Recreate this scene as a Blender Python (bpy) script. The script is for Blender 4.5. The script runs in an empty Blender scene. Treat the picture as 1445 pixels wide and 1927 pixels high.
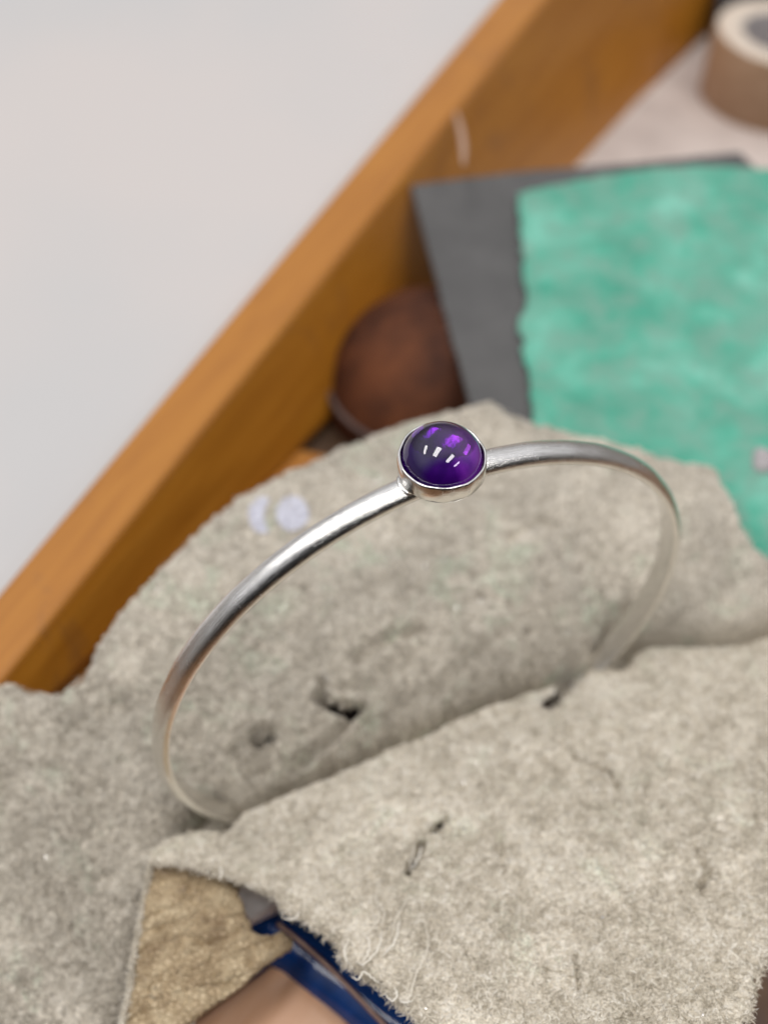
import bpy, math, random
import numpy as np
from mathutils import Matrix, Vector

SC = bpy.context.scene
COL = SC.collection
S = 0.001                      # all dimensions below are millimetres
random.seed(4); rng = np.random.default_rng(7)

# ------------------------------------------------------------------ camera
R_ = np.array([0.90486341, -0.42539696, 0.01611331])
U_ = np.array([0.32707642, 0.71895579, 0.61328915])
W_ = np.array([0.2724761, 0.54967263, -0.7896941])
CAM = np.array([-42.4715641, -74.2688524, 134.278414])
FPX, CX, CY = 2784.0, 722.5, 963.5
cam = bpy.data.cameras.new('camera'); camo = bpy.data.objects.new('camera', cam); COL.objects.link(camo)
camo.matrix_world = Matrix(((R_[0], U_[0], -W_[0], CAM[0]*S), (R_[1], U_[1], -W_[1], CAM[1]*S),
                            (R_[2], U_[2], -W_[2], CAM[2]*S), (0, 0, 0, 1)))
cam.sensor_fit = 'VERTICAL'; cam.sensor_height = 36.0; cam.sensor_width = 27.0; cam.lens = 52.0
cam.clip_start = 0.005; cam.clip_end = 30
cam.dof.use_dof = True; cam.dof.focus_distance = 0.1320; cam.dof.aperture_fstop = 16.5
SC.camera = camo

# ------------------------------------------------------------------ light
SC.view_settings.view_transform = 'Standard'; SC.view_settings.look = 'None'
SC.view_settings.exposure = 0.0; SC.view_settings.gamma = 1.0
world = bpy.data.worlds.new('World'); SC.world = world; world.use_nodes = True
wn = world.node_tree; wn.nodes.clear()
wo = wn.nodes.new('ShaderNodeOutputWorld'); bg = wn.nodes.new('ShaderNodeBackground')
tc = wn.nodes.new('ShaderNodeTexCoord'); sp = wn.nodes.new('ShaderNodeSeparateXYZ')
cr = wn.nodes.new('ShaderNodeValToRGB')
wn.links.new(tc.outputs['Generated'], sp.inputs[0]); wn.links.new(sp.outputs['Z'], cr.inputs[0])
cr.color_ramp.elements[0].position = 0.10; cr.color_ramp.elements[0].color = (.42, .40, .385, 1)
cr.color_ramp.elements[1].position = 0.60; cr.color_ramp.elements[1].color = (1.42, 1.42, 1.47, 1)
# background darkened on the camera side, standing in for the photographer's unseen body
dt = wn.nodes.new('ShaderNodeVectorMath'); dt.operation = 'DOT_PRODUCT'; dt.inputs[1].default_value = (-.22, -.96, .12)
mr = wn.nodes.new('ShaderNodeMapRange'); mr.interpolation_type = 'SMOOTHSTEP'
for k_, v_ in (('From Min', 0.10), ('From Max', 0.72), ('To Min', 1.0), ('To Max', 0.06)): mr.inputs[k_].default_value = v_
wn.links.new(tc.outputs['Generated'], dt.inputs[0]); wn.links.new(dt.outputs['Value'], mr.inputs['Value'])
ml = wn.nodes.new('ShaderNodeMix'); ml.data_type = 'RGBA'; ml.blend_type = 'MULTIPLY'; ml.inputs[0].default_value = 1
wn.links.new(cr.outputs[0], ml.inputs[6]); wn.links.new(mr.outputs[0], ml.inputs[7]); wn.links.new(ml.outputs[2], bg.inputs[0]); bg.inputs[1].default_value = 0.55
wn.links.new(bg.outputs[0], wo.inputs[0])
# a row of four ceiling light panels two metres up, as mirrored in the stone
PANELS = [(-1.24, 1.11), (-.38, .20), (.33, -.89), (1.02, -2.10)]
for px, py in PANELS:
    l = bpy.data.lights.new('ceiling_panel_light', 'AREA'); l.shape = 'RECTANGLE'
    l.size = 1.02; l.size_y = 0.36; l.energy = 12.5; l.color = (1.0, .975, .95)
    lo = bpy.data.objects.new('ceiling_panel_light', l); COL.objects.link(lo)
    lo.location = (px, py, 2.0); lo.rotation_euler = (0, 0, math.radians(34))
SC.cycles.use_denoising = True
SC.cycles.max_bounces = 10; SC.cycles.transmission_bounces = 10; SC.cycles.glossy_bounces = 6
SC.cycles.sample_clamp_indirect = 6.0

# ------------------------------------------------------------------ helpers
def at(px, py, z):
    """photo pixel -> world point on z (a number or a function of x, y)"""
    d = W_ + R_*(px-CX)/FPX - U_*(py-CY)/FPX
    if not callable(z):
        return CAM + d*(z-CAM[2])/d[2]
    zz = -14.0
    for _ in range(40):
        P = CAM + d*(zz-CAM[2])/d[2]
        zz = .5*zz + .5*float(z(np.array([P[0]]), np.array([P[1]]))[0])
    return CAM + d*(zz-CAM[2])/d[2]
def atv(px, py, P0, n):
    d = W_ + R_*(px-CX)/FPX - U_*(py-CY)/FPX
    return CAM + d*(((P0-CAM)@n)/(d@n))

def empty(name, loc, label, cat, group=None):
    o = bpy.data.objects.new(name, None); COL.objects.link(o)
    o.location = Vector(loc)*S; o.empty_display_size = .005
    o['label'] = label; o['category'] = cat
    if group: o['group'] = group
    o['base'] = [float(v) for v in loc]
    return o
def obj(name, V, F, mat, parent=None, smooth=True, uv=None, tint=None, label=None, cat=None, kind=None, org=None):
    V = np.asarray(V, float)
    b = np.array(parent['base'], float) if parent is not None and 'base' in parent else (np.zeros(3) if org is None else np.array(org, float))
    if org is not None: b = np.array(org, float)
    me = bpy.data.meshes.new(name)
    me.from_pydata(((V-b)*S).tolist(), [], F if isinstance(F, list) else F.tolist())
    if smooth: me.polygons.foreach_set('use_smooth', [True]*len(me.polygons))
    if uv is not None:
        lay = me.uv_layers.new(name='UVMap'); li = np.zeros(len(me.loops), int); me.loops.foreach_get('vertex_index', li)
        lay.data.foreach_set('uv', np.asarray(uv)[li].ravel().astype(np.float32))
    if tint is not None:
        a = me.attributes.new('tint', 'FLOAT', 'POINT'); a.data.foreach_set('value', np.asarray(tint, np.float32))
    me.materials.append(mat); me.update()
    o = bpy.data.objects.new(name, me); COL.objects.link(o)
    if parent is not None:
        o.parent = parent
        pb = np.array(parent['base']) if 'base' in parent else np.zeros(3)
        o.location = Vector((b-pb)*S)
    else: o.location = Vector(b)*S
    o['base'] = [float(v) for v in b]
    if label: o['label'] = label
    if cat: o['category'] = cat
    if kind: o['kind'] = kind
    return o
def bevel(o, w, seg=3):
    m = o.modifiers.new('bevel', 'BEVEL'); m.width = w*S; m.segments = seg; m.limit_method = 'ANGLE'; m.angle_limit = math.radians(35)

def hsh(i, j, s):
    n = (i.astype(np.int64)*374761393 + j.astype(np.int64)*668265263 + s*1274126177) & 0xffffffff
    n = ((n ^ (n >> 13)) * 1103515245) & 0xffffffff
    n = ((n ^ (n >> 16)) * 668265263) & 0xffffffff
    return ((n ^ (n >> 15)) & 0xffff)/65535.0*2-1
def vn(x, y, wl, s=0):
    c_, s_ = math.cos(s*1.3+.4), math.sin(s*1.3+.4)
    u = (x*c_-y*s_)/wl; v = (x*s_+y*c_)/wl
    i = np.floor(u); j = np.floor(v); fu = u-i; fv = v-j
    fu = fu*fu*fu*(fu*(fu*6-15)+10); fv = fv*fv*fv*(fv*(fv*6-15)+10)
    i = i.astype(int); j = j.astype(int)
    return ((hsh(i, j, s)*(1-fu)+hsh(i+1, j, s)*fu)*(1-fv) + (hsh(i, j+1, s)*(1-fu)+hsh(i+1, j+1, s)*fu)*fv)
def sst(x, a, b):
    t = np.clip((x-a)/(b-a), 0, 1); return t*t*(3-2*t)
def segdist(x, y, pts, closed=False):
    d = np.full(x.shape, 1e9); n = len(pts)
    for k in range(n if closed else n-1):
        a = pts[k]; b = pts[(k+1) % n]; ab = b-a
        t = np.clip(((x-a[0])*ab[0]+(y-a[1])*ab[1])/(ab@ab+1e-9), 0, 1)
        d = np.minimum(d, np.hypot(x-a[0]-t*ab[0], y-a[1]-t*ab[1]))
    return d
def inside(x, y, pts):
    r = np.zeros(x.shape, bool); n = len(pts)
    for k in range(n):
        a = pts[k]; b = pts[(k+1) % n]
        if a[1] == b[1]: continue
        c = ((a[1] > y) != (b[1] > y)) & (x < (b[0]-a[0])*(y-a[1])/(b[1]-a[1])+a[0]); r ^= c
    return r

# ------------------------------------------------------------------ materials
def mat_new(name):
    m = bpy.data.materials.new(name); m.use_nodes = True; nt = m.node_tree
    b = nt.nodes['Principled BSDF']; return m, nt, b
def coords(nt, kind='Object', scale=(1000, 1000, 1000)):
    t = nt.nodes.new('ShaderNodeTexCoord'); mp = nt.nodes.new('ShaderNodeMapping'); mp.inputs['Scale'].default_value = scale
    nt.links.new(t.outputs[kind], mp.inputs[0]); return mp.outputs[0]
def noise(nt, vec, scale, detail=3, rough=.6, dist=0):
    n = nt.nodes.new('ShaderNodeTexNoise'); n.inputs['Scale'].default_value = scale; n.inputs['Detail'].default_value = detail
    n.inputs['Roughness'].default_value = rough; n.inputs['Distortion'].default_value = dist; nt.links.new(vec, n.inputs['Vector']); return n.outputs['Fac']
def ramp(nt, fac, stops):
    r = nt.nodes.new('ShaderNodeValToRGB'); e = r.color_ramp.elements
    while len(e) > 1: e.remove(e[-1])
    e[0].position = stops[0][0]; e[0].color = (*stops[0][1], 1)
    for p, c in stops[1:]:
        q = e.new(p); q.color = (*c, 1)
    nt.links.new(fac, r.inputs[0]); return r.outputs[0]
def mix(nt, fac, a, b, mode='MIX'):
    m = nt.nodes.new('ShaderNodeMix'); m.data_type = 'RGBA'; m.blend_type = mode
    for k, v in ((0, fac), (6, a), (7, b)):
        if hasattr(v, 'links'): nt.links.new(v, m.inputs[k])
        elif k: m.inputs[k].default_value = (*v, 1)
        else: m.inputs[k].default_value = v
    return m.outputs[2]
def bump(nt, b, h, dist, strength=1.0, chain=None):
    n = nt.nodes.new('ShaderNodeBump'); n.inputs['Distance'].default_value = dist*S; n.inputs['Strength'].default_value = strength
    nt.links.new(h, n.inputs['Height'])
    if chain is not None: nt.links.new(chain, n.inputs['Normal'])
    nt.links.new(n.outputs[0], b.inputs['Normal']); return n.outputs[0]
G = lambda v: (v, v, v)

def suede_mat(name, mid, light, dark, green=.5, bigc=.07):
    m, nt, b = mat_new(name); v = coords(nt)
    base = ramp(nt, noise(nt, v, 1.7, 6, .78), [(.32, dark), (.48, mid), (.64, light)])
    fine = ramp(nt, noise(nt, v, 4.5, 4, .7), [(.32, G(.52)), (.5, G(1)), (.68, G(1.28))])
    c = mix(nt, 1.0, base, fine, 'MULTIPLY')
    big = ramp(nt, noise(nt, v, .09, 3, .6, .4), [(.35, G(1-bigc)), (.62, G(1+bigc*.8))])
    c = mix(nt, 1.0, c, big, 'MULTIPLY')
    gm = ramp(nt, noise(nt, v, .17, 4, .65, .6), [(.53, G(0)), (.68, G(green))])
    c = mix(nt, gm, c, mix(nt, 1.0, c, (.86, 1.0, .94), 'MULTIPLY'))
    dm = ramp(nt, noise(nt, v, .5, 5, .7, 1.0), [(.68, G(0)), (.78, G(.45))])
    c = mix(nt, dm, c, mix(nt, 1.0, c, (.5, .48, .45), 'MULTIPLY'))
    nt.links.new(c, b.inputs['Base Color']); b.inputs['Roughness'].default_value = .95
    b.inputs['Specular IOR Level'].default_value = .15
    b.inputs['Sheen Weight'].default_value = .25; b.inputs['Sheen Roughness'].default_value = .6
    h = noise(nt, v, 3.2, 6, .75); bump(nt, b, h, .22, .9)
    return m
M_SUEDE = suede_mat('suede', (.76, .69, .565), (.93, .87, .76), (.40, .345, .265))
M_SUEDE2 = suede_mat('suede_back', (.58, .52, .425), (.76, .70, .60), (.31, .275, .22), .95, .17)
def fibre_mat(name, a, c_, d):
    m, nt, b = mat_new(name)
    t = nt.nodes.new('ShaderNodeAttribute'); t.attribute_name = 'tint'
    c = ramp(nt, t.outputs['Fac'], [(0, a), (.6, c_), (1, d)])
    nt.links.new(c, b.inputs['Base Color']); b.inputs['Roughness'].default_value = .8
    b.inputs['Specular IOR Level'].default_value = .25
    return m
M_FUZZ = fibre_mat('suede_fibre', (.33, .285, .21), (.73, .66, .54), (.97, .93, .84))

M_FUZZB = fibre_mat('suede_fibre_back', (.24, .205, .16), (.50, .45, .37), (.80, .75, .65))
m, nt, b = mat_new('grain_hide'); M_HIDE = m; v = coords(nt)
c = ramp(nt, noise(nt, v, .35, 5, .65, .3), [(.3, (.29, .20, .11)), (.5, (.48, .36, .215)), (.7, (.66, .53, .34))])
sp_ = ramp(nt, noise(nt, v, .8, 3, .6), [(.62, G(0)), (.72, G(.45))])
c = mix(nt, sp_, c, (.17, .15, .135))
nt.links.new(c, b.inputs['Base Color']); b.inputs['Roughness'].default_value = .42
vo = nt.nodes.new('ShaderNodeTexVoronoi'); vo.feature = 'DISTANCE_TO_EDGE'; vo.inputs['Scale'].default_value = 1.5; nt.links.new(v, vo.inputs['Vector'])
hh = ramp(nt, vo.outputs[0], [(0, G(0)), (.22, G(1))]); ch = bump(nt, b, hh, .16, 1.0)
bump(nt, b, noise(nt, v, 3.5, 4, .6), .10, .7, ch)

def silver(name, rough=.2, uvs=None, dull=.0):
    m, nt, b = mat_new(name)
    b.inputs['Metallic'].default_value = 1
    v = coords(nt)
    if uvs: v = coords(nt, 'UV', uvs)
    n1 = noise(nt, v, 1.0, 5, .65)
    nt.links.new(ramp(nt, n1, [(.32, (.66, .64, .605)), (.48, (.90, .885, .86)), (.7, (.97, .96, .94))]), b.inputs['Base Color'])
    vo_ = coords(nt)
    n2 = noise(nt, vo_, 1.1, 5, .7)
    nt.links.new(ramp(nt, n2, [(.35, G(rough*.75)), (.6, G(rough*1.15)), (.75, G(rough*1.9+dull))]), b.inputs['Roughness'])
    ch = bump(nt, b, n1, .035, .9)
    ch = bump(nt, b, noise(nt, vo_, 2.2, 4, .7), .03, .35, ch)
    bump(nt, b, noise(nt, vo_, 9.0, 3, .8), .012, .55, ch)
    return m
M_BAND = silver('silver_band', .19, (.35, 7.0, 1))
M_BEZ = silver('silver_bezel', .2, None, .05)

m, nt, b = mat_new('amethyst'); M_GEM = m
b.inputs['Base Color'].default_value = (.80, .42, .95, 1); b.inputs['Transmission Weight'].default_value = 1
b.inputs['IOR'].default_value = 1.72; b.inputs['Roughness'].default_value = .0
b.inputs['Specular Tint'].default_value = (1, 1, 1, 1)
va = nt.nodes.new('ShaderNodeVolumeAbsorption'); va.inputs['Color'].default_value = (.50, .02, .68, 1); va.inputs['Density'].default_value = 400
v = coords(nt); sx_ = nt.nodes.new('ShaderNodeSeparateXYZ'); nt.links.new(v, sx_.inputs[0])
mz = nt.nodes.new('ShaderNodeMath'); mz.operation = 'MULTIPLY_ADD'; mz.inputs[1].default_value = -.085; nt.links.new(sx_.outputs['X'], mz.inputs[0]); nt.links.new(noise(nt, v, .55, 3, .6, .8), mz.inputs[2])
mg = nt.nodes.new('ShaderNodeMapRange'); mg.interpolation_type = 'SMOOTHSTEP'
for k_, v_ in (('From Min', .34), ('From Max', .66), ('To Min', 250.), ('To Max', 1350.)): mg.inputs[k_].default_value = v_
nt.links.new(mz.outputs[0], mg.inputs['Value']); nt.links.new(mg.outputs[0], va.inputs['Density'])   # denser colour on the left paints in a dark reflection, over random zoning
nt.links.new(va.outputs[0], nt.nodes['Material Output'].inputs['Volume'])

def wood(name, a, c_, d, rough, rot=0, sc=(.05, .5, .5)):
    m, nt, b = mat_new(name)
    t = nt.nodes.new('ShaderNodeTexCoord'); r = nt.nodes.new('ShaderNodeMapping'); r.inputs['Rotation'].default_value = (0, 0, rot); nt.links.new(t.outputs['Object'], r.inputs[0])
    mp = nt.nodes.new('ShaderNodeMapping'); mp.inputs['Scale'].default_value = tuple(1000*q for q in sc); nt.links.new(r.outputs[0], mp.inputs[0])
    n = noise(nt, mp.outputs[0], 1, 5, .6, .6)
    nt.links.new(ramp(nt, n, [(.15, a), (.5, c_), (.85, d)]), b.inputs['Base Color'])
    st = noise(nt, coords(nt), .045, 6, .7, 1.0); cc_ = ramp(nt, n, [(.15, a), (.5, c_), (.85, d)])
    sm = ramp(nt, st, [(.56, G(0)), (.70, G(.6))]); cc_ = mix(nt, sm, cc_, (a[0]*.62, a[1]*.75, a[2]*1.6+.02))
    sp2 = ramp(nt, noise(nt, coords(nt), .5, 4, .7), [(.68, G(0)), (.74, G(.5))]); cc_ = mix(nt, sp2, cc_, (.10, .05, .02)); nt.links.new(cc_, b.inputs['Base Color'])
    b.inputs['Roughness'].default_value = rough; b.inputs['Coat Weight'].default_value = .25; b.inputs['Coat Roughness'].default_value = .25
    bump(nt, b, n, .05, .4)
    return m
def plain(name, a, c_, scale, rough, metal=0, bd=.05, bs=2.0, spec=.5):
    m, nt, b = mat_new(name); v = coords(nt)
    nt.links.new(ramp(nt, noise(nt, v, scale, 5, .62), [(.32, a), (.68, c_)]), b.inputs['Base Color'])
    b.inputs['Roughness'].default_value = rough; b.inputs['Metallic'].default_value = metal; b.inputs['Specular IOR Level'].default_value = spec
    bump(nt, b, noise(nt, v, bs, 4, .6), bd, .6)
    return m
M_WHITE = plain('white_laminate', (.60, .585, .59), (.67, .645, .64), .02, .6, 0, .02)
nt = M_WHITE.node_tree; v = coords(nt); b = nt.nodes['Principled BSDF']
c = ramp(nt, noise(nt, v, .012, 3, .5), [(.4, (.55, .54, .535)), (.62, (.60, .56, .54))])
c = mix(nt, ramp(nt, noise(nt, v, .11, 5, .7), [(.66, G(0)), (.78, G(.35))]), c, (.42, .34, .28)); nt.links.new(c, b.inputs['Base Color'])
M_RUBBER = plain('grey_abrasive', (.085, .083, .082), (.115, .112, .11), .1, .75, 0, .05, 3)
M_PAPER = plain('beige_liner', (.50, .42, .38), (.64, .55, .50), .12, .85)
M_FLOORW = plain('dark_tray', (.05, .028, .014), (.11, .055, .025), .1, .5)
M_BROWN = plain('brown_leather', (.045, .014, .007), (.17, .055, .020), .09, .75, 0, .1, 1.2, .25)
M_SEAM = plain('worn_edge', (.05, .025, .02), (.16, .11, .095), .12, .7, 0, .1, 2)
M_TAPE = plain('kraft_core', (.38, .24, .145), (.47, .31, .20), .3, .6)
M_TAPETOP = plain('tape_edge', (.62, .52, .42), (.74, .64, .54), .5, .7)
M_BLACK = plain('black_plastic', (.012, .012, .013), (.02, .02, .02), .5, .5)
M_BLUE = plain('blue_enamel', (.004, .035, .16), (.008, .060, .27), .3, .13, 0, .05, .6)
M_STEEL = plain('brushed_steel', (.80, .80, .81), (.92, .92, .92), 1.5, .45, .3, .04, 4)
M_CASTING = plain('dark_iron', (.03, .03, .035), (.05, .05, .055), .5, .5, .3)
M_MARK = plain('white_fleck', (.56, .56, .64), (.70, .70, .77), 1.5, .6)
M_SPECK = plain('bright_filing', (.85, .84, .82), (.95, .94, .92), 1, .25, 1)

# green dyed suede
m, nt, b = mat_new('green_suede'); M_GREEN = m; v = coords(nt)
t = nt.nodes.new('ShaderNodeTexCoord'); mp = nt.nodes.new('ShaderNodeMapping'); mp.inputs['Scale'].default_value = (62, 70, 62); mp.inputs['Rotation'].default_value = (0, 0, .5); nt.links.new(t.outputs['Object'], mp.inputs[0])
c = ramp(nt, noise(nt, mp.outputs[0], 1.0, 6, .62, .5), [(.3, (.045, .29, .20)), (.5, (.12, .45, .325)), (.68, (.25, .61, .48))])
c2 = ramp(nt, noise(nt, v, .22, 5, .65, .4), [(.40, G(0)), (.62, G(.75))])
c = mix(nt, c2, c, (.22, .40, .32))
nt.links.new(c, b.inputs['Base Color']); b.inputs['Roughness'].default_value = .95; b.inputs['Specular IOR Level'].default_value = .1
bump(nt, b, noise(nt, v, 1.6, 5, .7), .3, .8)

AZ = math.radians(-36)
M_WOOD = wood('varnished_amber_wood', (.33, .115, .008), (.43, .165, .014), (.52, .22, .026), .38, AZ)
M_BLOCK = wood('tan_wood', (.66, .34, .18), (.76, .45, .28), (.84, .55, .38), .25, AZ)
M_BENCH = wood('bench_wood', (.10, .05, .02), (.16, .08, .035), (.2, .11, .05), .5, 0)

# ------------------------------------------------------------------ leather height fields
BX = 25.4
def gap(x): return 1.55*(np.exp(-((x-BX)/1.9)**2)+np.exp(-((x+BX)/1.7)**2))
def und(x, y, s): return vn(x, y, 15, s)*.55 + vn(x, y, 6.5, s+1)*.24
def crease_bend(x): return .35*np.sin(x*.16+1.0)*sst(np.abs(x), 0, 4)*sst(30-np.abs(x), 0, 6) - 5.2*sst(x, 26, 43)
def zb_base(x, y):
    t = np.maximum(y-crease_bend(x)-.6-.25*vn(x, x*0, 4.0, 61)-gap(x), 0)
    cz = -22+4.4*(1-np.exp(-t/.45))+8.9*(1-np.exp(-t/8.5))
    sm = np.minimum(-15.6+.25*y, -9.6)
    w = sst(-x, 27, 33)
    vr = sst(x, 28, 42)*1.0*np.exp(-(t/6)**2)
    z = cz*(1-w)+sm*w + vr
    z = np.where((y < crease_bend(x)) & (x > -27), -22, z)
    return z
def zf_base(x, y):
    t = np.maximum(crease_bend(x)-y-.40-.25*vn(x, x*0, 3.0, 62)-gap(x), 0)
    lx = sst(-x, 24, 36)
    return -21+4.6*(1-np.exp(-t/.35))+1.7*(1-np.exp(-t/2.2))+.31*t-.0012*t*t + lx*1.3
# tears and dents, given by two ends on the photo
def px_line(zfun, pts): return [at(a, b_, zfun)[:2] for a, b_ in pts]
DENT_B = [(px_line(zb_base, [(600, 1316), (640, 1336), (676, 1330)]), .55, 3.0),
          (px_line(zb_base, [(672, 1332), (650, 1365), (600, 1410), (548, 1450)]), .45, 1.5),
          (px_line(zb_base, [(486, 1396), (512, 1384)]), .6, 2.6),
          (px_line(zb_base, [(670, 1240), (720, 1205), (790, 1180)]), .6, 1.2),
          (px_line(zb_base, [(820, 1300), (870, 1250), (950, 1190)]), .7, .7), (px_line(zb_base, [(120, 1400), (160, 1340), (230, 1330)]), .9, .8), (px_line(zb_base, [(60, 1640), (110, 1690), (130, 1780)]), .8, .7), (px_line(zb_base, [(960, 1010), (1010, 985), (1040, 990)]), .7, .8),
          (px_line(zb_base, [(430, 1420), (470, 1400), (500, 1370)]), .45, 1.1),
          (px_line(zb_base, [(640, 1300), (690, 1290), (740, 1250)]), .9, .5),
          (px_line(zb_base, [(603, 1285), (610, 1320)]), .45, 1.6),
          (px_line(zb_base, [(1140, 1215), (1182, 1150)]), .9, 2.6),
          (px_line(zb_base, [(500, 1455), (430, 1515)]), .6, .5)]
DENT_F = [(px_line(zf_base, [(770, 1642), (783, 1615), (794, 1590)]), .32, 2.6),
          (px_line(zf_base, [(814, 1563), (838, 1542)]), .34, 2.2),
          (px_line(zf_base, [(1030, 1326), (1060, 1294), (1100, 1264)]), .9, .8),
          (px_line(zf_base, [(1000, 1300), (1060, 1262)]), .5, .8),
          (px_line(zf_base, [(1082, 1800), (1090, 1865)]), .22, .6),
          (px_line(zf_base, [(768, 1645), (738, 1690), (716, 1750), (700, 1790)]), .6, .3),
          (px_line(zf_base, [(1080, 1430), (1150, 1455), (1160, 1480)]), .35, .7), (px_line(zf_base, [(1310, 1600), (1335, 1640), (1320, 1670)]), .35, .9),
          (px_line(zf_base, [(940, 1560), (945, 1620)]), .4, .6), (px_line(zf_base, [(930, 1600), (985, 1610)]), .4, .5)]
HOLE_B = [(px_line(zb_base, [(606, 1318), (640, 1333), (672, 1330)]), .30), (px_line(zb_base, [(490, 1394), (508, 1386)]), .35)]
HOLE_F = [(px_line(zf_base, [(772, 1640), (783, 1615), (792, 1594)]), .16), (px_line(zf_base, [(818, 1560), (834, 1546)]), .17), (px_line(zf_base, [(1034, 1322), (1060, 1294), (1096, 1266)]), .75)]
def fuzzdisp(x, y, s):
    a = vn(x, y, 2.4, s)*.07 + vn(x, y, 1.1, s+1)*.13 + vn(x, y, .6, s+2)*.15 + vn(x, y, .33, s+3)*.085
    return a
def dents(x, y, L):
    z = np.zeros(x.shape)
    for pts, w, d in L:
        xx = x+vn(x, y, .8, 91)*.18; yy = y+vn(x, y, .8, 92)*.18
        dd = segdist(xx, yy, pts); z -= d*np.exp(-(dd/w)**2)
        z += d*.12*np.exp(-((dd-w*1.9)/w)**2)
    return z
def zb(x, y): return zb_base(x, y)+und(x, y, 3)+fuzzdisp(x, y, 11)*1.15+dents(x, y, DENT_B)
def zf(x, y): return zf_base(x, y)+und(x, y, 8)*.5*sst(-y, 0, 6)+fuzzdisp(x, y, 31)*1.1+dents(x, y, DENT_F)

def sheet(zfun, poly, res, thick, rag=(.25, .9), name='sheet', seed=5, skip=2.5, warp=1.0, holes=()):
    poly = [np.array(p[:2], float) for p in poly]
    P = np.array(poly); lo = P.min(0)-1; hi = P.max(0)+1
    nx = int((hi[0]-lo[0])/res)+1; ny = int((hi[1]-lo[1])/res)+1
    X, Y = np.meshgrid(lo[0]+np.arange(nx)*res, lo[1]+np.arange(ny)*res, indexing='ij')
    # jitter so the grid does not show at the ragged edge
    X = X + (hsh(np.arange(nx)[:, None]*np.ones((1, ny), int), np.ones((nx, 1), int)*np.arange(ny), seed)*.28*res)
    Y = Y + (hsh(np.arange(nx)[:, None]*np.ones((1, ny), int), np.ones((nx, 1), int)*np.arange(ny), seed+9)*.28*res)
    d = segdist(X, Y, poly, True); ins = inside(X, Y, poly); sd = np.where(ins, d, -d)
    sd = sd + rag[0]*vn(X, Y, rag[1], seed)+rag[0]*.6*vn(X, Y, rag[1]*.35, seed+1)
    for hpts, hw in holes:
        sd = np.minimum(sd, segdist(X+vn(X, Y, .7, 95)*.2, Y+vn(X, Y, .7, 96)*.2, hpts)-hw*(1+.7*vn(X, Y, 1.1, 97)))
    Z = zfun(X, Y)
    e = np.clip(sd/(thick*.9), 0, 1); Z1 = Z - thick*.5*(1-np.sqrt(1-(1-e)**2))
    Zb_ = np.minimum(Z - thick + thick*.45*(1-np.sqrt(1-(1-e)**2)), Z1-.05)
    keepv = sd > 0
    q = keepv[:-1, :-1] & keepv[1:, :-1] & keepv[1:, 1:] & keepv[:-1, 1:]
    I = np.arange(nx*ny).reshape(nx, ny)
    qa = np.stack([I[:-1, :-1][q], I[1:, :-1][q], I[1:, 1:][q], I[:-1, 1:][q]], 1)
    ed = np.concatenate([qa[:, [0, 1]], qa[:, [1, 2]], qa[:, [2, 3]], qa[:, [3, 0]]])
    key = ed[:, 0].astype(np.int64)*(nx*ny)+ed[:, 1]; rev = ed[:, 1].astype(np.int64)*(nx*ny)+ed[:, 0]
    bd = ed[~np.isin(key, rev)]
    used = np.zeros(nx*ny, bool); used[qa.ravel()] = True
    idx = np.cumsum(used)-1; n = used.sum()
    T = np.stack([X.ravel(), Y.ravel(), Z1.ravel()], 1)[used]
    # coarse underside only along the border strip: reuse every vertex
    Bm = np.stack([X.ravel(), Y.ravel(), Zb_.ravel()], 1)[used]
    near = (sd.ravel() < 3.0)
    qn = near[qa].all(1)
    F1 = idx[qa]; F2 = (idx[qa[qn]]+n)[:, ::-1]
    F3 = np.stack([idx[bd[:, 1]], idx[bd[:, 0]], idx[bd[:, 0]]+n, idx[bd[:, 1]]+n], 1)
    F = np.concatenate([F1, F2, F3]); V = np.concatenate([T, Bm])
    us = np.zeros(len(V), bool); us[F.ravel()] = True; ix = np.cumsum(us)-1
    return V[us], ix[F]

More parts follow.
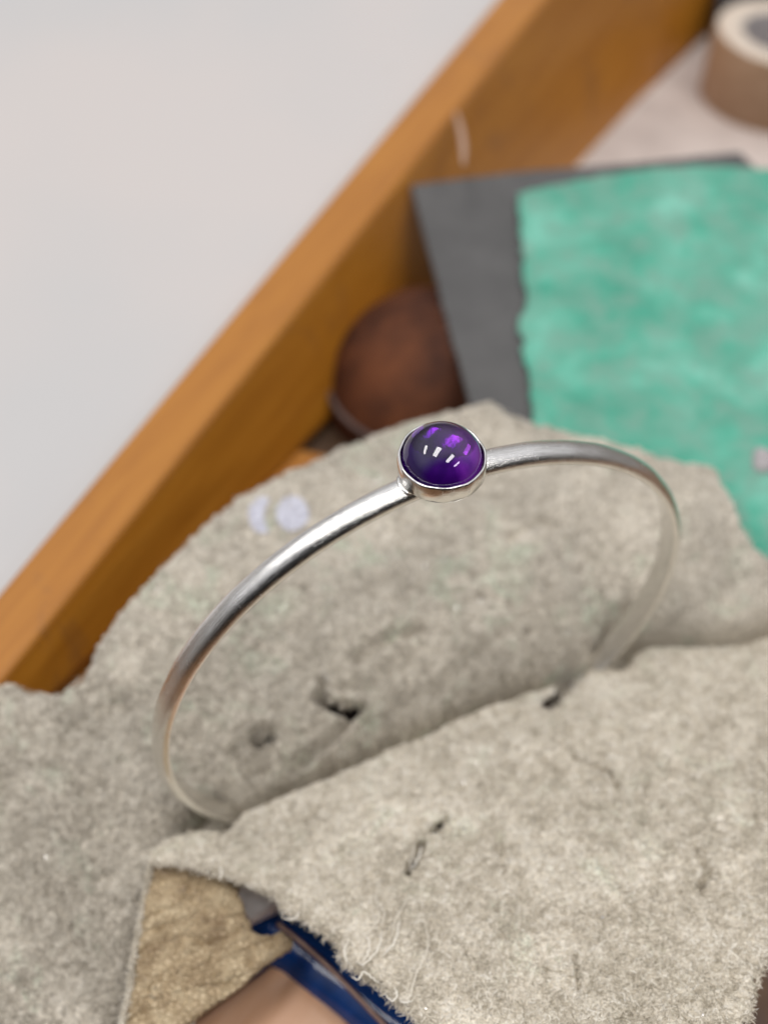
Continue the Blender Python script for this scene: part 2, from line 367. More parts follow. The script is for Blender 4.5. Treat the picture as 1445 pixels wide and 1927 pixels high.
def nap(x, y, s): return 1.5+3.4*vn(x, y, 5.5, s)+2.4*vn(x, y, 1.9, s+1)     # direction of the nap
def worn(x, y, s): return np.where(vn(x, y, 4.2, s)+.5*vn(x, y, 1.6, s+1) > .38, .3, 1)   # rubbed smooth patches
def ribbons(x0, y0, zfun, length, width, steps, curl, lift, seed, dir0=None, over=None, dirspread=9.0):
    r = np.random.default_rng(seed); n = len(x0)
    L = r.uniform(length[0], length[1], n)*r.uniform(.6, 1, n); wd = r.uniform(width[0], width[1], n)
    a = r.uniform(0, 2*np.pi, n) if dir0 is None else dir0 + r.normal(0, dirspread, n)
    k = r.normal(0, curl, n); kk = r.normal(0, curl*.9, n)
    pts = []; x = x0.copy(); y = y0.copy(); lf = r.uniform(lift[0], lift[1], n); ph = r.uniform(.5, 1, n)
    for i in range(steps+1):
        f = i/steps
        z = zfun(x, y)+.03+lf*np.sin(np.pi*f*ph)
        if over is not None: z = np.where(over(x, y), z, np.nan)
        pts.append(np.stack([x, y, z], 1)); st = L/steps
        a = a+(k+kk*f)*st; x = x+np.cos(a)*st; y = y+np.sin(a)*st
    if over is not None:
        for i in range(1, steps+1):
            bad = np.isnan(pts[i][:, 2]); pts[i][bad, 2] = pts[i-1][bad, 2]-.12*r.random(bad.sum())
    P = np.stack(pts, 1)
    T = np.diff(P, axis=1); T = np.concatenate([T, T[:, -1:]], 1)
    T /= np.linalg.norm(T, axis=2, keepdims=True)+1e-9
    up = np.stack([r.normal(0, .8, n), r.normal(0, .8, n), np.ones(n)], 1); sd = np.cross(T, up[:, None, :])
    sd /= np.linalg.norm(sd, axis=2, keepdims=True)+1e-9
    taper = np.array([.8]+[1]*(steps-1)+[.25])[None, :, None]
    A = P+sd*wd[:, None, None]*taper*.5; B = P-sd*wd[:, None, None]*taper*.5
    V = np.stack([A, B], 2).reshape(-1, 3); m_ = (steps+1)*2
    b0 = (np.arange(n)*m_)[:, None]+(np.arange(steps)*2)[None, :]
    F = np.stack([b0, b0+1, b0+3, b0+2], -1).reshape(-1, 4)
    tn = np.clip(r.beta(2.0, 2.0, n)+.22*vn(x0, y0, .9, 77)+.06*vn(x0, y0, 5, 78), 0, 1); tint = np.repeat(tn, m_)
    return V, F, tint

def sample_poly(poly, n, seed, dens=None):
    r = np.random.default_rng(seed); P = np.array([p[:2] for p in poly]); lo, hi = P.min(0), P.max(0); X = []; Y = []; c = 0
    while c < n:
        x = r.uniform(lo[0], hi[0], n); y = r.uniform(lo[1], hi[1], n); k = inside(x, y, list(P))
        if dens is not None: k &= r.random(n) < dens(x, y)
        X.append(x[k]); Y.append(y[k]); c += k.sum()
    return np.concatenate(X)[:n], np.concatenate(Y)[:n]

def tube(pts, r, seg=6, closed=False, taper=False):
    P = np.array(pts, float); n = len(P)
    T = np.gradient(P, axis=0); T /= np.linalg.norm(T, axis=1)[:, None]+1e-9
    up = np.array([.13, .21, 1.]); A = np.cross(T, up); A /= np.linalg.norm(A, axis=1)[:, None]+1e-9; B = np.cross(A, T)
    rr = r*np.ones(n) if not taper else r*(1-.6*np.abs(np.linspace(-1, 1, n))**3)
    th = np.linspace(0, 2*np.pi, seg, endpoint=False)
    V = (P[:, None]+rr[:, None, None]*(A[:, None]*np.cos(th)[None, :, None]+B[:, None]*np.sin(th)[None, :, None])).reshape(-1, 3)
    F = [[i*seg+j, i*seg+(j+1) % seg, (i+1)*seg+(j+1) % seg, (i+1)*seg+j] for i in range(n-1) for j in range(seg)]
    F += [list(range(seg))[::-1], [(n-1)*seg+j for j in range(seg)]]
    return V, F
def catmull(pts, k=8):
    P = [np.array(p, float) for p in pts]; P = [2*P[0]-P[1]]+P+[2*P[-1]-P[-2]]; out = []
    for i in range(1, len(P)-2):
        for t in np.linspace(0, 1, k, endpoint=False):
            a, b_, c_, d = P[i-1:i+3]
            out.append(.5*((2*b_)+(c_-a)*t+(2*a-5*b_+4*c_-d)*t*t+(-a+3*b_-3*c_+d)*t**3))
    out.append(P[-2]); return out
def lathe(prof, c, axis=(0, 0, 1), seg=64, wob=None):
    ax = np.array(axis, float); ax /= np.linalg.norm(ax); a = np.cross(ax, [0.1, 1, 0.05]); a /= np.linalg.norm(a); b_ = np.cross(ax, a)
    V = []; n = len(prof)
    for i in range(seg):
        t = 2*math.pi*i/seg
        for j, (r, h) in enumerate(prof):
            dr, dh = wob(t, j) if wob else (0, 0)
            V.append(np.array(c)+(a*math.cos(t)+b_*math.sin(t))*(r+dr)+ax*(h+dh))
    F = [[i*n+j, ((i+1) % seg)*n+j, ((i+1) % seg)*n+j+1, i*n+j+1] for i in range(seg) for j in range(n-1)]
    return V, F
def prism(poly, thick_or_bottom):
    """poly: list of top 3-D points; second argument a thickness or a list of bottom points"""
    T = [np.array(p, float) for p in poly]; n = len(T)
    B = [t-np.array([0, 0, thick_or_bottom]) for t in T] if not isinstance(thick_or_bottom, list) else thick_or_bottom
    A = sum(T[i][0]*T[(i+1) % n][1]-T[(i+1) % n][0]*T[i][1] for i in range(n))
    if A < 0: T = T[::-1]; B = B[::-1]
    F = [list(range(n)), [n+i for i in range(n)][::-1]]+[[i, i+n, (i+1) % n+n, (i+1) % n] for i in range(n)]
    return T+B, F

# ------------------------------------------------------------------ setting: far surfaces
ZR = -14.0
ri0, ri1 = at(31, 1253, ZR), at(1010, 20, ZR); ro0, ro1 = at(19, 1085, ZR), at(930, 0, ZR)
rd = (ri1-ri0)/np.linalg.norm(ri1-ri0); rn = np.array([rd[1], -rd[0], 0])
fl = [at(1346, 48, -50), at(560, 850, -31), at(100, 1285, -20)]
# tray floor plane through the foot line of the rail
e1 = fl[0]-fl[1]; e2 = rn*1.0+np.array([0, 0, -.02]); fn_ = np.cross(e1, e2); fn_ /= np.linalg.norm(fn_)
if fn_[2] < 0: fn_ = -fn_
FP = fl[1]
def onfloor(px, py, up=0.0): return atv(px, py, FP+fn_*up, fn_)
Q = [onfloor(x, y) for x, y in ((50, 1345), (548, 838), (1330, 38), (1700, -360), (2300, 200), (1900, 700), (1050, 950), (600, 1060), (330, 1340))]
V, F = prism(Q, 4.0); obj('tray_floor', V, F, M_FLOORW, smooth=False, kind='structure', org=FP)
V, F = prism([np.array(p) for p in ((-420, -260, -95.), (420, -260, -95.), (420, 700, -95.), (-420, 700, -95.))], 8)
obj('bench_floor', V, F, M_BENCH, smooth=False, kind='structure', org=(0, 0, -95))
# white surface beyond the rail
w0 = ro0-rd*60-rn*0.5; w1 = ro1+rd*260-rn*.5
V, F = prism([np.array([*(p[:2]), -17.]) for p in (w0+rd*52, w1, w1-rn*420, w0+rd*20-rn*420)], 6)
obj('white_tabletop', V, F, M_WHITE, smooth=False, kind='structure', org=(0, 150, -17))

# rail
rail = empty('wooden_rail', (ri0+ri1)/2, 'varnished amber wooden rail running diagonally behind the leather', 'rail')
a0, a1 = ri0-rd*40, ri1+rd*120; b0_ = ro0-rd*40+(ro0-ri0)*.02; b1_ = ro1+rd*120
da = (ro1-ro0)/np.linalg.norm(ro1-ro0); b0_ = ro0-da*40; b1_ = ro1+da*120
top = [a0, a1, b1_, b0_]
ff = fl[0]-fl[2]
g0, g1 = fl[2]-(fl[0]-fl[2])/np.linalg.norm(ff)*40, fl[0]+ff/np.linalg.norm(ff)*120
bot = [g0-np.array([0, 0, 3.]), g1-np.array([0, 0, 3.]), np.array([b1_[0], b1_[1], g1[2]-3]), np.array([b0_[0], b0_[1], g0[2]-3])]
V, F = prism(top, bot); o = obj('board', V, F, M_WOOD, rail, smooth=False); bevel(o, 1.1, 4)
# pale drip down the inner face
fnn = np.cross(a1-a0, g0-a0); fnn /= np.linalg.norm(fnn)
if fnn@(CAM-a0) < 0: fnn = -fnn
dr = [atv(x, y, a0+fnn*.15, fnn) for x, y in ((858, 212), (866, 240), (872, 275), (872, 310))]
V, F = tube(catmull(dr, 6), .55, 8, taper=True); obj('paint_drip', V, F, plain('pale_drip', (.42, .26, .17), (.50, .33, .25), .5, .5), rail)

# ledge strips of amber wood
P_ = [onfloor(x, y, 1.5) for x, y in ((85, 1310), (560, 842), (640, 860), (620, 980), (300, 1330))]
V, F = prism(P_, 3.0); o = obj('wooden_strip', V, F, M_WOOD, smooth=False, label='narrow amber wooden strip low between the rail and the leather edge', cat='wood strip', org=P_[1]); bevel(o, .6)

# beige liner on the tray floor
P_ = [onfloor(x, y, .5) for x, y in ((1075, 305), (1360, 38), (1600, -60), (1700, 420), (1500, 460), (1060, 420))]
V, F = prism(P_, .4); obj('paper_liner', V, F, M_PAPER, smooth=False, label='pale beige dusty paper liner on the tray floor beside the rail', cat='paper', org=P_[0])

# black box at the upper right corner
P_ = [onfloor(x, y, 9) for x, y in ((1347, 30), (1352, -60), (1600, -90), (1600, 0), (1420, 22))]
V, F = prism(P_, 9.0); o = obj('black_case', V, F, M_BLACK, smooth=False, label='black case behind the tape roll in the upper right corner', cat='case', org=P_[0]); bevel(o, .8)

# roll of tape
base = onfloor(1462, 170, 0.0); hgt = 15.0
tr = empty('tape_roll', base, 'thick pale rimmed tan roll standing on the beige liner', 'tape roll')
topc = atv(1474, 60, base+fn_*hgt, fn_); base = topc-fn_*hgt
V, F = lathe([(7.6, .3), (12.6, .3), (13.0, .9), (13.0, hgt-1.0), (12.7, hgt-.3)], base, fn_); obj('side_wall', V, F, M_TAPE, tr)
V, F = lathe([(12.72, hgt-.32), (12.2, hgt), (8.4, hgt), (7.9, hgt-.35)], base, fn_); obj('rim', V, F, M_TAPETOP, tr)
V, F = lathe([(7.9, hgt-.35), (7.6, hgt-1), (7.6, .3)], base, fn_); obj('core', V, F, plain('core_grey', (.38, .35, .35), (.5, .47, .47), .4, .7), tr)

# round brown leather pad, domed
pc = atv(815, 752, FP, fn_)
pad = empty('leather_pad', pc, 'round dark brown domed leather pad with a worn left rim behind the stone', 'leather pad')
V, F = lathe([(.01, 17.2), (4, 16.8), (8, 15.3), (12, 12.4), (15, 8.6), (16.6, 4.8), (17.0, 2.0), (16.6, .1)], pc, fn_, wob=lambda t, j: (.25*math.sin(4*t+j), .2*math.sin(5*t+j*.7))); obj('pad_body', V, F, M_BROWN, pad)
for rr_, hh_ in ((16.9, 4.6),):
    pts = []; ax = fn_; aa = np.cross(ax, [0.1, 1, 0.05]); aa /= np.linalg.norm(aa); bb = np.cross(ax, aa)
    for i in range(121):
        t = 2*math.pi*i/120; pts.append(pc+(aa*math.cos(t)+bb*math.sin(t))*(rr_+.25*math.sin(4*t))+ax*(hh_+.12*math.sin(43*t)))
    V, F = tube(pts, .5, 6); obj('seam', V, F, M_SEAM, pad)

# ------------------------------------------------------------------ sheets right of the stone
def zgrey(x, y): return -16.0+.012*(x-40)+vn(x, y, 40, 71)*.5
P_ = [at(x, y, zgrey) for x, y in ((770, 345), (1000, 318), (1200, 303), (1392, 283), (1470, 360), (1560, 700), (1500, 1150), (960, 960), (885, 775), (826, 560))]
V, F = sheet(zgrey, P_, .4, .8, (.02, 6), seed=41)
obj('grey_sheet', V, F, M_RUBBER, label='thin dark grey flexible sheet lying under the green suede', cat='sheet', org=P_[0])
def zgreen(x, y): return -14.4+vn(x, y, 30, 51)*.5+vn(x, y, 9, 52)*.04+vn(x, y, 2, 53)*.03
gp = [(975, 362), (1060, 340), (1150, 323), (1240, 312), (1340, 308), (1445, 316), (1560, 330), (1620, 700), (1560, 1130), (1200, 1010), (1010, 900), (1000, 780), (994, 700), (982, 655), (975, 610), (987, 560), (983, 480), (976, 420)]
P_ = [at(x, y, zgreen) for x, y in gp]
V, F = sheet(zgreen, P_, .3, 1.0, (.3, 1.6), seed=45)
green = obj('green_suede', V, F, M_GREEN, label='bright turquoise green suede piece lying on the grey sheet', cat='suede', org=P_[0])
P_ = [at(x, y, -17.6) for x, y in ((1010, 400), (1380, 320), (1500, 700), (1460, 1100), (1180, 960), (1080, 780))]
V, F = prism(P_, 55); obj('wooden_block', V, F, M_BENCH, smooth=False, label='dark wooden block supporting the grey sheet', cat='block', org=P_[0])
# small pale bit on the green suede
c_ = at(1440, 868, zgreen); V, F = lathe([(.01, .9), (1.1, .8), (1.8, .5), (2.0, .0)], c_, seg=20, wob=lambda t, j: (.3*math.sin(3*t), 0))
obj('wax_crumb', V, F, plain('pinkish_wax', (.36, .33, .34), (.48, .44, .44), 1, .5), label='small pinkish grey crumb on the green suede near the right edge', cat='crumb', org=c_)

# ------------------------------------------------------------------ bench vise below
vz = empty('bench_vise', (0, -10, -60), 'blue bench vise with a bare steel jaw holding the folded leather', 'vise')
# jaw bodies carry both leathers
P_ = [np.array(p, float) for p in ((-24, 4, -24.), (28, 3, -24.), (30, 24, -24.), (10, 27, -24.), (-20, 17, -24.))]
V, F = prism(P_, 30); o = obj('rear_jaw', V, F, M_CASTING, vz, smooth=False); bevel(o, 1)
P_ = [np.array(p, float) for p in ((-12, -2.5, -24.), (32, -2.5, -24.), (38, -14, -24.), (10, -18, -24.), (-8, -16, -24.))]
V, F = prism(P_, 30); o = obj('front_jaw', V, F, M_CASTING, vz, smooth=False); bevel(o, 1)
jp = [at(x, y, -23) for x, y in ((425, 1640), (560, 1690), (552, 1699), (470, 1733))]
jp2 = [at(x, y, z) for x, y, z in ((405, 1618, -17.), (600, 1655, -17.), (544, 1698, -20.5), (471, 1733, -21.))]
V, F = prism(jp2, 1.6); o = obj('jaw_plate', V, F, M_STEEL, vz, smooth=False); bevel(o, .25)
bp = [at(x, y, -24.9) for x, y in ((400, 1600), (700, 1650), (640, 1760), (560, 1722), (528, 1752), (505, 1764), (486, 1757), (472, 1733))]
V, F = prism(bp, 7.0); o = obj('blue_jaw', V, F, M_BLUE, vz, smooth=False); bevel(o, .6, 4)
bp = [at(x, y, -29) for x, y in ((440, 1700), (560, 1640), (720, 1690), (960, 1900), (960, 2150), (830, 2150), (600, 1900), (420, 1800))]
V, F = prism(bp, 14); o = obj('blue_casting', V, F, M_BLUE, vz, smooth=False); bevel(o, 1.5, 5)
pts = [at(x, y, -27) for x, y in ((440, 1680), (500, 1740), (560, 1790), (610, 1830), (670, 1872), (740, 1925), (860, 1990), (960, 2040))]
V, F = tube(catmull(pts, 8), 3.2, 32); obj('blue_slide', V, F, M_BLUE, vz)
pts = [at(x, y, -21.8) for x, y in ((522, 1738), (560, 1768), (610, 1812), (660, 1862), (720, 1925), (780, 1990))]
V, F = tube(catmull(pts, 6), .30, 12); obj('copper_edge', V, F, plain('tarnished_copper', (.25, .16, .13), (.36, .25, .20), .8, .4, .7), vz)
# rounded wooden block with a broad bevel
hz = -26.0
hb = empty('rounded_wood_block', at(520, 1900, hz-6), 'rounded pale tan wooden block under the folded leather corner', 'peg')
pA = at(556, 1772, hz); pB = at(470, 2160, hz)
hd = (at(520, 2100, hz)-at(600, 1850, hz)); hd /= np.linalg.norm(hd)
hp = [at(x, y, hz) for x, y in ((548, 1776), (340, 1926), (200, 2050), (260, 2260), (760, 2200), (745, 2010), (640, 1880))]
V, F = prism(hp, 10); o = obj('block_body', V, F, M_BLOCK, hb, smooth=False); bevel(o, 2.6, 8)

# ------------------------------------------------------------------ back leather
bpx = [(-60, 1290), (0, 1286), (28, 1283), (62, 1300), (110, 1306), (148, 1290), (172, 1250), (192, 1205), (245, 1132), (330, 1040), (400, 975), (452, 932), (540, 888),
       (640, 842), (740, 803), (800, 784), (870, 768), (905, 754), (925, 752), (958, 775), (1000, 793), (1120, 822), (1240, 860), (1330, 876), (1348, 884), (1370, 930),
       (1392, 985), (1420, 1030), (1455, 1054), (1530, 1090), (1560, 1180)]
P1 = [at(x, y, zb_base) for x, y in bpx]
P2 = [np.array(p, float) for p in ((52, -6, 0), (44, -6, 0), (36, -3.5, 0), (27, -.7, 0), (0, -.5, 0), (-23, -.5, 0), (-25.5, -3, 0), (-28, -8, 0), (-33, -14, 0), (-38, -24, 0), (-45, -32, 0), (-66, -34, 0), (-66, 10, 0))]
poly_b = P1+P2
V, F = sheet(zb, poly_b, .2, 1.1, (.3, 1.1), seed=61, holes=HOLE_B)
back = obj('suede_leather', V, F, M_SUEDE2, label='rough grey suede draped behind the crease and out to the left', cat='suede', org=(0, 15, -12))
def nohole(x, y, H):
    k = np.ones(x.shape, bool)
    for hp_, hw in H: k &= segdist(x, y, hp_) > hw*1.5
    return k
inb = lambda x, y: inside(x, y, [p[:2] for p in poly_b]) & nohole(x, y, HOLE_B) & (segdist(x, y, [p[:2] for p in P1[::2]+[P1[-1]]]) > .45)
def dens(x, y): return np.clip(1.1-(y+x*.3+5)/30, .22, 1)*np.where((x > -22) & (y < 0), 0, 1)*worn(x, y, 361)
x, y = sample_poly(poly_b, 38000, 3, dens)
V1, F1, t1 = ribbons(x, y, zb, (.5, 1.6), (.05, .11), 5, 1.6, (.0, .13), 5, over=inb, dir0=nap(x, y, 301), dirspread=1.1)
# fringe on the border
def border_pts(P1, n, seed, off=.2):
    r = np.random.default_rng(seed); P = np.array([p[:2] for p in P1]); sg = np.diff(P, axis=0); L = np.hypot(*sg.T); k = r.choice(len(L), n, p=L/L.sum()); t = r.random(n)
    pt = P[k]+sg[k]*t[:, None]; nn = np.stack([-sg[k][:, 1], sg[k][:, 0]], 1)/L[k][:, None]; return pt, np.arctan2(nn[:, 1], nn[:, 0]), nn
pt, an, nn = border_pts(P1, 1500, 8); 
V2, F2, t2 = ribbons(pt[:, 0]-nn[:, 0]*.3, pt[:, 1]-nn[:, 1]*.3, lambda a, c: zb_base(a, c)+und(a, c, 3)-.5, (.2, .6), (.04, .08), 5, 1.8, (0, .15), 9, dir0=an, dirspread=.9)
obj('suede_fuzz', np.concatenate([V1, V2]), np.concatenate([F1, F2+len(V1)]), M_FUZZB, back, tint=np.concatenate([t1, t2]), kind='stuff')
# two clusters of white flecks
def patch(cx_, cy_, shape, zfun, mat, parent, name, lift=.15):
    pts = [at(cx_+a, cy_+b_, zfun) for a, b_ in shape]; n = len(pts)
    pts = [np.array([p[0], p[1], float(zfun(np.array([p[0]]), np.array([p[1]]))[0])+lift]) for p in pts]
    V, F = prism(pts, .35); return obj(name, V, F, mat, parent, smooth=False)
zbs = lambda a, c: zb_base(a, c)+und(a, c, 3)
def flecks(cx_, cy_, rx, ry, cut, seed):
    r = np.random.default_rng(seed); V = []; F = []
    for _ in range(650):
        t = r.uniform(0, 6.283); q = math.sqrt(r.uniform(0, 1)); dx, dy = q*math.cos(t), q*math.sin(t)
        if cut(dx, dy): continue
        p = at(cx_+rx*dx, cy_+ry*dy, zbs); z = float(zb(np.array([p[0]]), np.array([p[1]]))[0])+.10
        s_ = r.uniform(.10, .24); a0 = r.uniform(0, 6.283); k = len(V)
        V += [np.array([p[0]+s_*(1+.4*r.random())*math.cos(a0+j*1.05), p[1]+s_*math.sin(a0+j*1.05), z+r.uniform(-.04, .06)]) for j in range(6)]
        V += [v_-np.array([0, 0, .12]) for v_ in V[k:k+6]]
        F += [[k+j for j in range(6)], [k+6+j for j in range(6)][::-1]]+[[k+j, k+6+j, k+6+(j+1) % 6, k+(j+1) % 6] for j in range(6)]
    obj('white_mark', V, F, M_MARK, back, smooth=False)
flecks(494, 970, 24, 33, lambda a, c: (a-.9)**2/.9+c*c/1.3 < .75, 5)
flecks(550, 967, 29, 33, lambda a, c: False, 6)

# ------------------------------------------------------------------ front leather
fpx = [(352, 1568), (318, 1582), (292, 1600), (284, 1616), (300, 1622), (330, 1618), (372, 1628), (410, 1640), (440, 1648), (470, 1658), (500, 1672), (525, 1684), (536, 1700), (545, 1716), (566, 1722),
       (590, 1738), (612, 1752), (636, 1768), (646, 1800), (655, 1818), (668, 1812), (690, 1838), (716, 1850), (736, 1868), (752, 1888), (775, 1905), (795, 1930), (830, 1990), (860, 2060)]
fpx2 = [(1340, 2060), (1405, 1935), (1425, 1850), (1448, 1790), (1480, 1700)]
F1p = [at(x, y, zf_base) for x, y in fpx]; F2p = [at(x, y, zf_base) for x, y in fpx2]
poly_f = F1p+F2p+[np.array((50, -30, 0.)), np.array((50, -4.6, 0.)), np.array((42, -4.3, 0.)), np.array((35, -1.9, 0.)), np.array((27, .4, 0.)), np.array((0, .6, 0.)), np.array((-26, .5, 0.))]
V, F = sheet(zf, poly_f, .15, 1.15, (.32, .8), seed=81, holes=HOLE_F)
front = obj('suede_leather', V, F, M_SUEDE, label='light beige suede flap in front of the crease with torn fringed edge', cat='suede', org=(5, -20, -12))
inf = lambda x, y: inside(x, y, [p[:2] for p in poly_f]) & nohole(x, y, HOLE_F)
x, y = sample_poly(poly_f, 62000, 13, lambda x, y: np.clip(.45+(-y)/30, .3, 1)*nohole(x, y, HOLE_F)*worn(x, y, 351))
V1, F1_, t1 = ribbons(x, y, zf, (.4, 1.6), (.045, .10), 5, 2.0, (.0, .17), 15, over=inf, dir0=nap(x, y, 331), dirspread=1.0)
pt, an, nn = border_pts(F1p+[F1p[-1]], 2600, 18) if False else border_pts(F1p, 3600, 18)
V2, F2_, t2 = ribbons(pt[:, 0]+nn[:, 0]*.3, pt[:, 1]+nn[:, 1]*.3, lambda a, c: zf_base(a, c)-.45, (.5, 1.8), (.035, .07), 5, 1.6, (-.2, .35), 19, dir0=an+np.pi, dirspread=.8)
pt, an, nn = border_pts(F2p, 900, 28)
V3, F3_, t3 = ribbons(pt[:, 0]+nn[:, 0]*.2, pt[:, 1]+nn[:, 1]*.2, lambda a, c: zf_base(a, c)-.45, (.4, 1.1), (.035, .06), 5, 1.6, (0, .3), 29, dir0=an+np.pi, dirspread=.8)
obj('suede_fuzz', np.concatenate([V1, V2, V3]), np.concatenate([F1_, F2_+len(V1), F3_+len(V1)+len(V2)]), M_FUZZ, front, tint=np.concatenate([t1, t2, t3]), kind='stuff')

# the loose threads of the torn edge
TH = [[(1235, 480), (1250, 560), (1240, 610), (1200, 700), (1180, 770), (1150, 800)], [(1140, 480), (1120, 560), (1070, 620)],
      [(1070, 520), (1055, 590), (1000, 650), (980, 640)], [(1010, 460), (1060, 465), (1040, 500), (980, 560), (935, 600), (930, 670)],
      [(690, 470), (715, 476), (740, 465), (750, 440)], [(955, 700), (980, 708), (1000, 680), (1030, 700), (1055, 722)],
      [(1180, 380), (1150, 430), (1120, 480), (1110, 540)], [(1085, 770), (1110, 792), (1130, 770), (1120, 740)], [(440, 325), (447, 300), (440, 265)],
      [(1195, 180), (1190, 230), (1172, 290)], [(1225, 190), (1215, 230), (1185, 285)], [(990, 520), (1020, 560), (1015, 610), (990, 645)],
      [(1060, 340), (1050, 400), (1080, 450), (1065, 500)], [(1190, 790), (1160, 800), (1140, 790)], [(940, 560), (925, 600), (935, 640)]]
for k, th in enumerate(TH):
    px_ = [(200+.4844*a, 1500+.4844*c) for a, c in th]; n = len(px_); pts = []
    for i, (a, c) in enumerate(px_):
        p = at(a, c, zf_base); p[2] = p[2]+.62+.35*math.sin(math.pi*i/(n-1)); p = at(a, c, p[2]); pts.append(p)
    cm = catmull(pts, 8)
    cm = [p+np.array([.05*math.sin(i*1.3+k), .05*math.cos(i*1.7), 0]) for i, p in enumerate(cm)]
    V, F = tube(cm, .062+.03*((k*7) % 3)/2, 6, taper=True)
    obj('loose_thread', V, F, M_FUZZ, front, tint=np.full(len(V), .75+.2*((k*5) % 3)/2))

# folded-under corner, smooth hide side up
def zfl(x, y):
    t = np.maximum(-y-4, 0); e = at(545, 1775, -17.0)
    q = (x-(-33))*.66-(y-(-4))*.0
    return -14.2-.03*t-.0025*t*t - .030*np.maximum(x+33-.1*t, 0)**2
def zfl_d(x, y):
    w = x*.55-y*.2
    q1 = vn(x*.55+vn(x, y, 4, 5)*.9, y*1.7+vn(x, y, 3, 15)*.5, 3.0, 7); q2 = vn(x*.7+vn(x, y, 2, 6)*.5, y*1.5, 1.5, 17); cre = -.55*np.exp(-(q1/.10)**2)-.28*np.exp(-(q2/.10)**2)
    return zfl(x, y)+cre+vn(x, y, 5, 9)*.35+.12*vn(x, y*1.8, 1.1, 10)+.05*vn(x, y, .5, 12)
lp = [(292, 1600), (350, 1600), (440, 1610), (470, 1630), (448, 1670), (461, 1708), (475, 1748), (487, 1757), (508, 1756), (528, 1748), (548, 1757), (556, 1776), (440, 1862), (340, 1940), (250, 2040), (205, 2040), (222, 1960), (240, 1880), (252, 1800), (268, 1715), (284, 1640)]
P_ = [at(x, y, zfl) for x, y in lp]
V, F = sheet(zfl_d, P_, .16, 1.0, (.07, 1.2), seed=95)
flap = obj('folded_corner', V, F, M_HIDE, front, label='smooth tan wrinkled grain side of the folded leather corner')
ed = [at(x, y, zfl) for x, y in [(284, 1616), (276, 1670), (262, 1740), (250, 1810), (240, 1880), (222, 1960), (205, 2040)]]
pt, an, nn = border_pts(ed, 2200, 38)
V2, F2_, t2 = ribbons(pt[:, 0]+.1*nn[:, 0], pt[:, 1]+.1*nn[:, 1], lambda a, c: zfl(a, c)-.25, (.25, .9), (.03, .06), 5, 2.2, (0, .3), 39, dir0=an+np.pi, dirspread=1.2)
obj('edge_fuzz', V2, F2_, M_FUZZ, front, tint=t2, kind='stuff')

# metal filings glinting on the leathers
def filings(poly, zfun, n, seed, parent):
    x, y = sample_poly(poly, n, seed); r = np.random.default_rng(seed+1); V = []; F = []
    for i in range(n):
        z = float(zfun(x[i:i+1], y[i:i+1])[0])+.12; s = r.uniform(.05, .13); R = np.linalg.qr(r.normal(size=(3, 3)))[0]
        q = np.array([(-1, -1, 0), (1, -1, .2), (1, 1, -.1), (-1, 1, .1), (0, 0, .5)])*s@R.T+np.array([x[i], y[i], z]); k = len(V); V += list(q)
        F += [[k, k+1, k+4], [k+1, k+2, k+4], [k+2, k+3, k+4], [k+3, k, k+4], [k+3, k+2, k+1, k]]
    obj('metal_filings', V, F, M_SPECK, parent, smooth=False, kind='stuff')
filings(poly_b, zb, 420, 101, back); filings(poly_f, zf, 160, 105, front)

# ------------------------------------------------------------------ bracelet
br = empty('bracelet', (0, 0, -20), 'slim silver cuff bracelet with a round purple stone wedged upright in the leather crease', 'bracelet')
NA = 420; prof = []
HW, TK = 1.38, 1.42
for k in range(25):
    a = math.pi*k/24; prof.append((HW*math.cos(a), max(0, math.sin(a))**.85*(TK-.25)+.25))
prof += [(-HW+.05, .06), (-HW+.2, 0), (-.7, 0), (0, 0), (.7, 0), (HW-.2, 0), (HW-.05, .06)]
n = len(prof); V = []; UV = []; F = []
for i in range(NA+1):
    th = math.radians(-146+292*i/NA); e = min(i, NA-i)/6.0; k = min(1, .35+.65*math.sqrt(min(1, e)))
    tw = 1.0
    w2 = 1-.04*math.cos(2*th)
    dent = .03*math.sin(th*23)+.02*math.sin(th*41+1)
    for j, (u, v_) in enumerate(prof):
        r = 29.45+(v_*(1+dent*.5))*k+(1-k)*.5
        V.append((r*math.sin(th), u*k*w2, r*math.cos(th))); UV.append((th*30, j/n*9))
    if i:
        for j in range(n):
            a_ = (i-1)*n+j; b_ = (i-1)*n+(j+1) % n; F.append([a_, b_, b_+n, a_+n])
F += [list(range(n))[::-1], [NA*n+j for j in range(n)]]
obj('band', V, F, M_BAND, br, uv=UV)
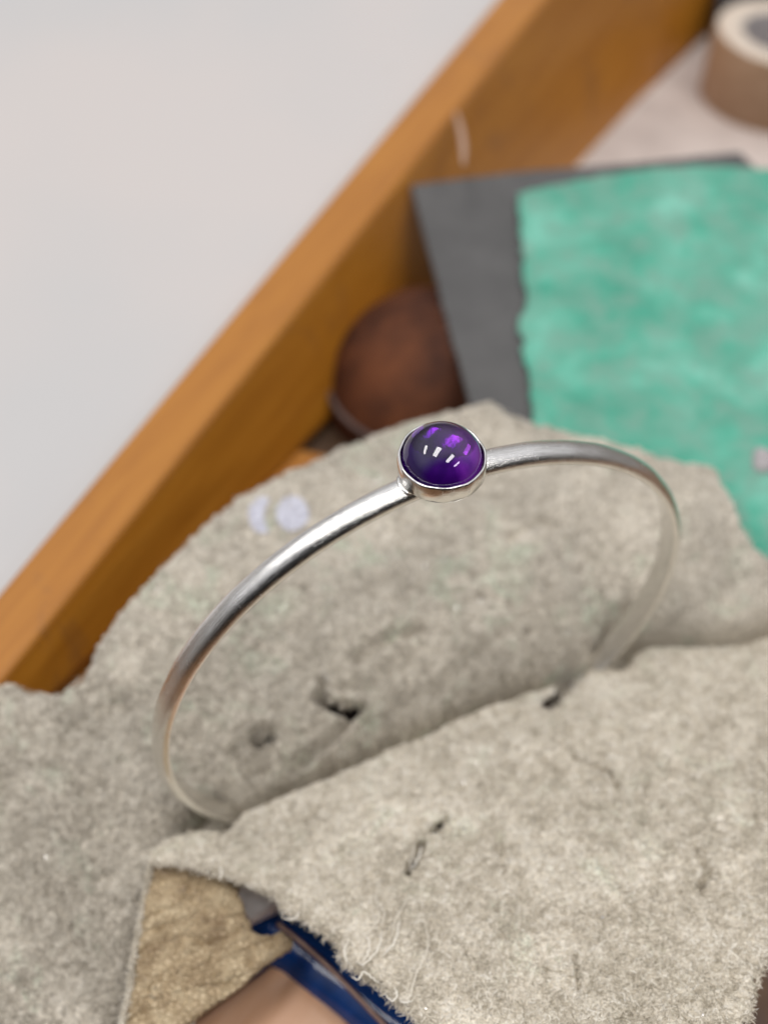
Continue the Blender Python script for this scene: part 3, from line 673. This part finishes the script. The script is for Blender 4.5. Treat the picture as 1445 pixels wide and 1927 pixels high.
# bezel cup
wob = lambda t, j: ((.035*math.sin(3*t+.5)+.02*math.sin(11*t)), (.04*math.sin(5*t+1)+.012*math.sin(13*t)) if 2 <= j <= 5 else 0)
pr = [(3.97, 31.0), (4.02, 31.08), (4.03, 31.9), (4.00, 32.78), (3.93, 32.92), (3.82, 32.93), (3.72, 32.84), (3.70, 32.2), (3.70, 31.42), (3.4, 31.3), (.01, 31.3)]
V, F = lathe(pr, (0, 0, 0), seg=96, wob=wob)
bz = obj('bezel', V, F, M_BEZ, br)
V, F = lathe([(3.68, 31.43), (3.2, 31.42), (2.6, 31.47), (2.0, 31.44), (1.4, 31.48), (.8, 31.45), (.01, 31.46)], (0, 0, 0), seg=64, wob=lambda t, j: (0, .045*math.sin(3*t+1.7*j)+.03*math.sin(7*t+j*2.3))); obj('back_plate', V, F, plain('mottled_plate', (.03, .025, .04), (.80, .78, .77), .42, .22, .9, .25, .8), bz)  # dark patches put into the plate colour to vary reflections through the stone
V, F = lathe([(4.0, 31.02), (3.6, 30.9), (.01, 30.9)], (0, 0, 0), seg=64); obj('bezel_base', V, F, M_BEZ, br)
V, F = lathe([(1.62, 30.55), (2.2, 30.72), (2.9, 30.88), (3.3, 30.93)], (0, 0, 0), seg=48)
for sx in (-1, 1):
    V = []; F = []; A_, B_ = 10, 16
    for i in range(A_+1):
        for j in range(B_):
            ph = math.pi*i/A_; th = 2*math.pi*j/B_; q = 1+.09*math.sin(3*th+sx)
            V.append((sx*3.75+.5*q*math.sin(ph)*math.cos(th), 1.25*q*math.sin(ph)*math.sin(th), 30.52+.22*math.cos(ph)))
    F = [[i*B_+j, i*B_+(j+1) % B_, (i+1)*B_+(j+1) % B_, (i+1)*B_+j] for i in range(A_) for j in range(B_)]
    obj('solder_joint', V, F, M_BEZ, br)
# stone
pr = [(.01, 31.60), (3.35, 31.60), (3.5, 31.66), (3.62, 31.85), (3.64, 32.3)]
for k in range(1, 22):
    a = math.pi/2*k/22; pr.append((3.64*math.cos(a)**.94, 32.3+3.05*math.sin(a)))
pr.append((.004, 35.35))
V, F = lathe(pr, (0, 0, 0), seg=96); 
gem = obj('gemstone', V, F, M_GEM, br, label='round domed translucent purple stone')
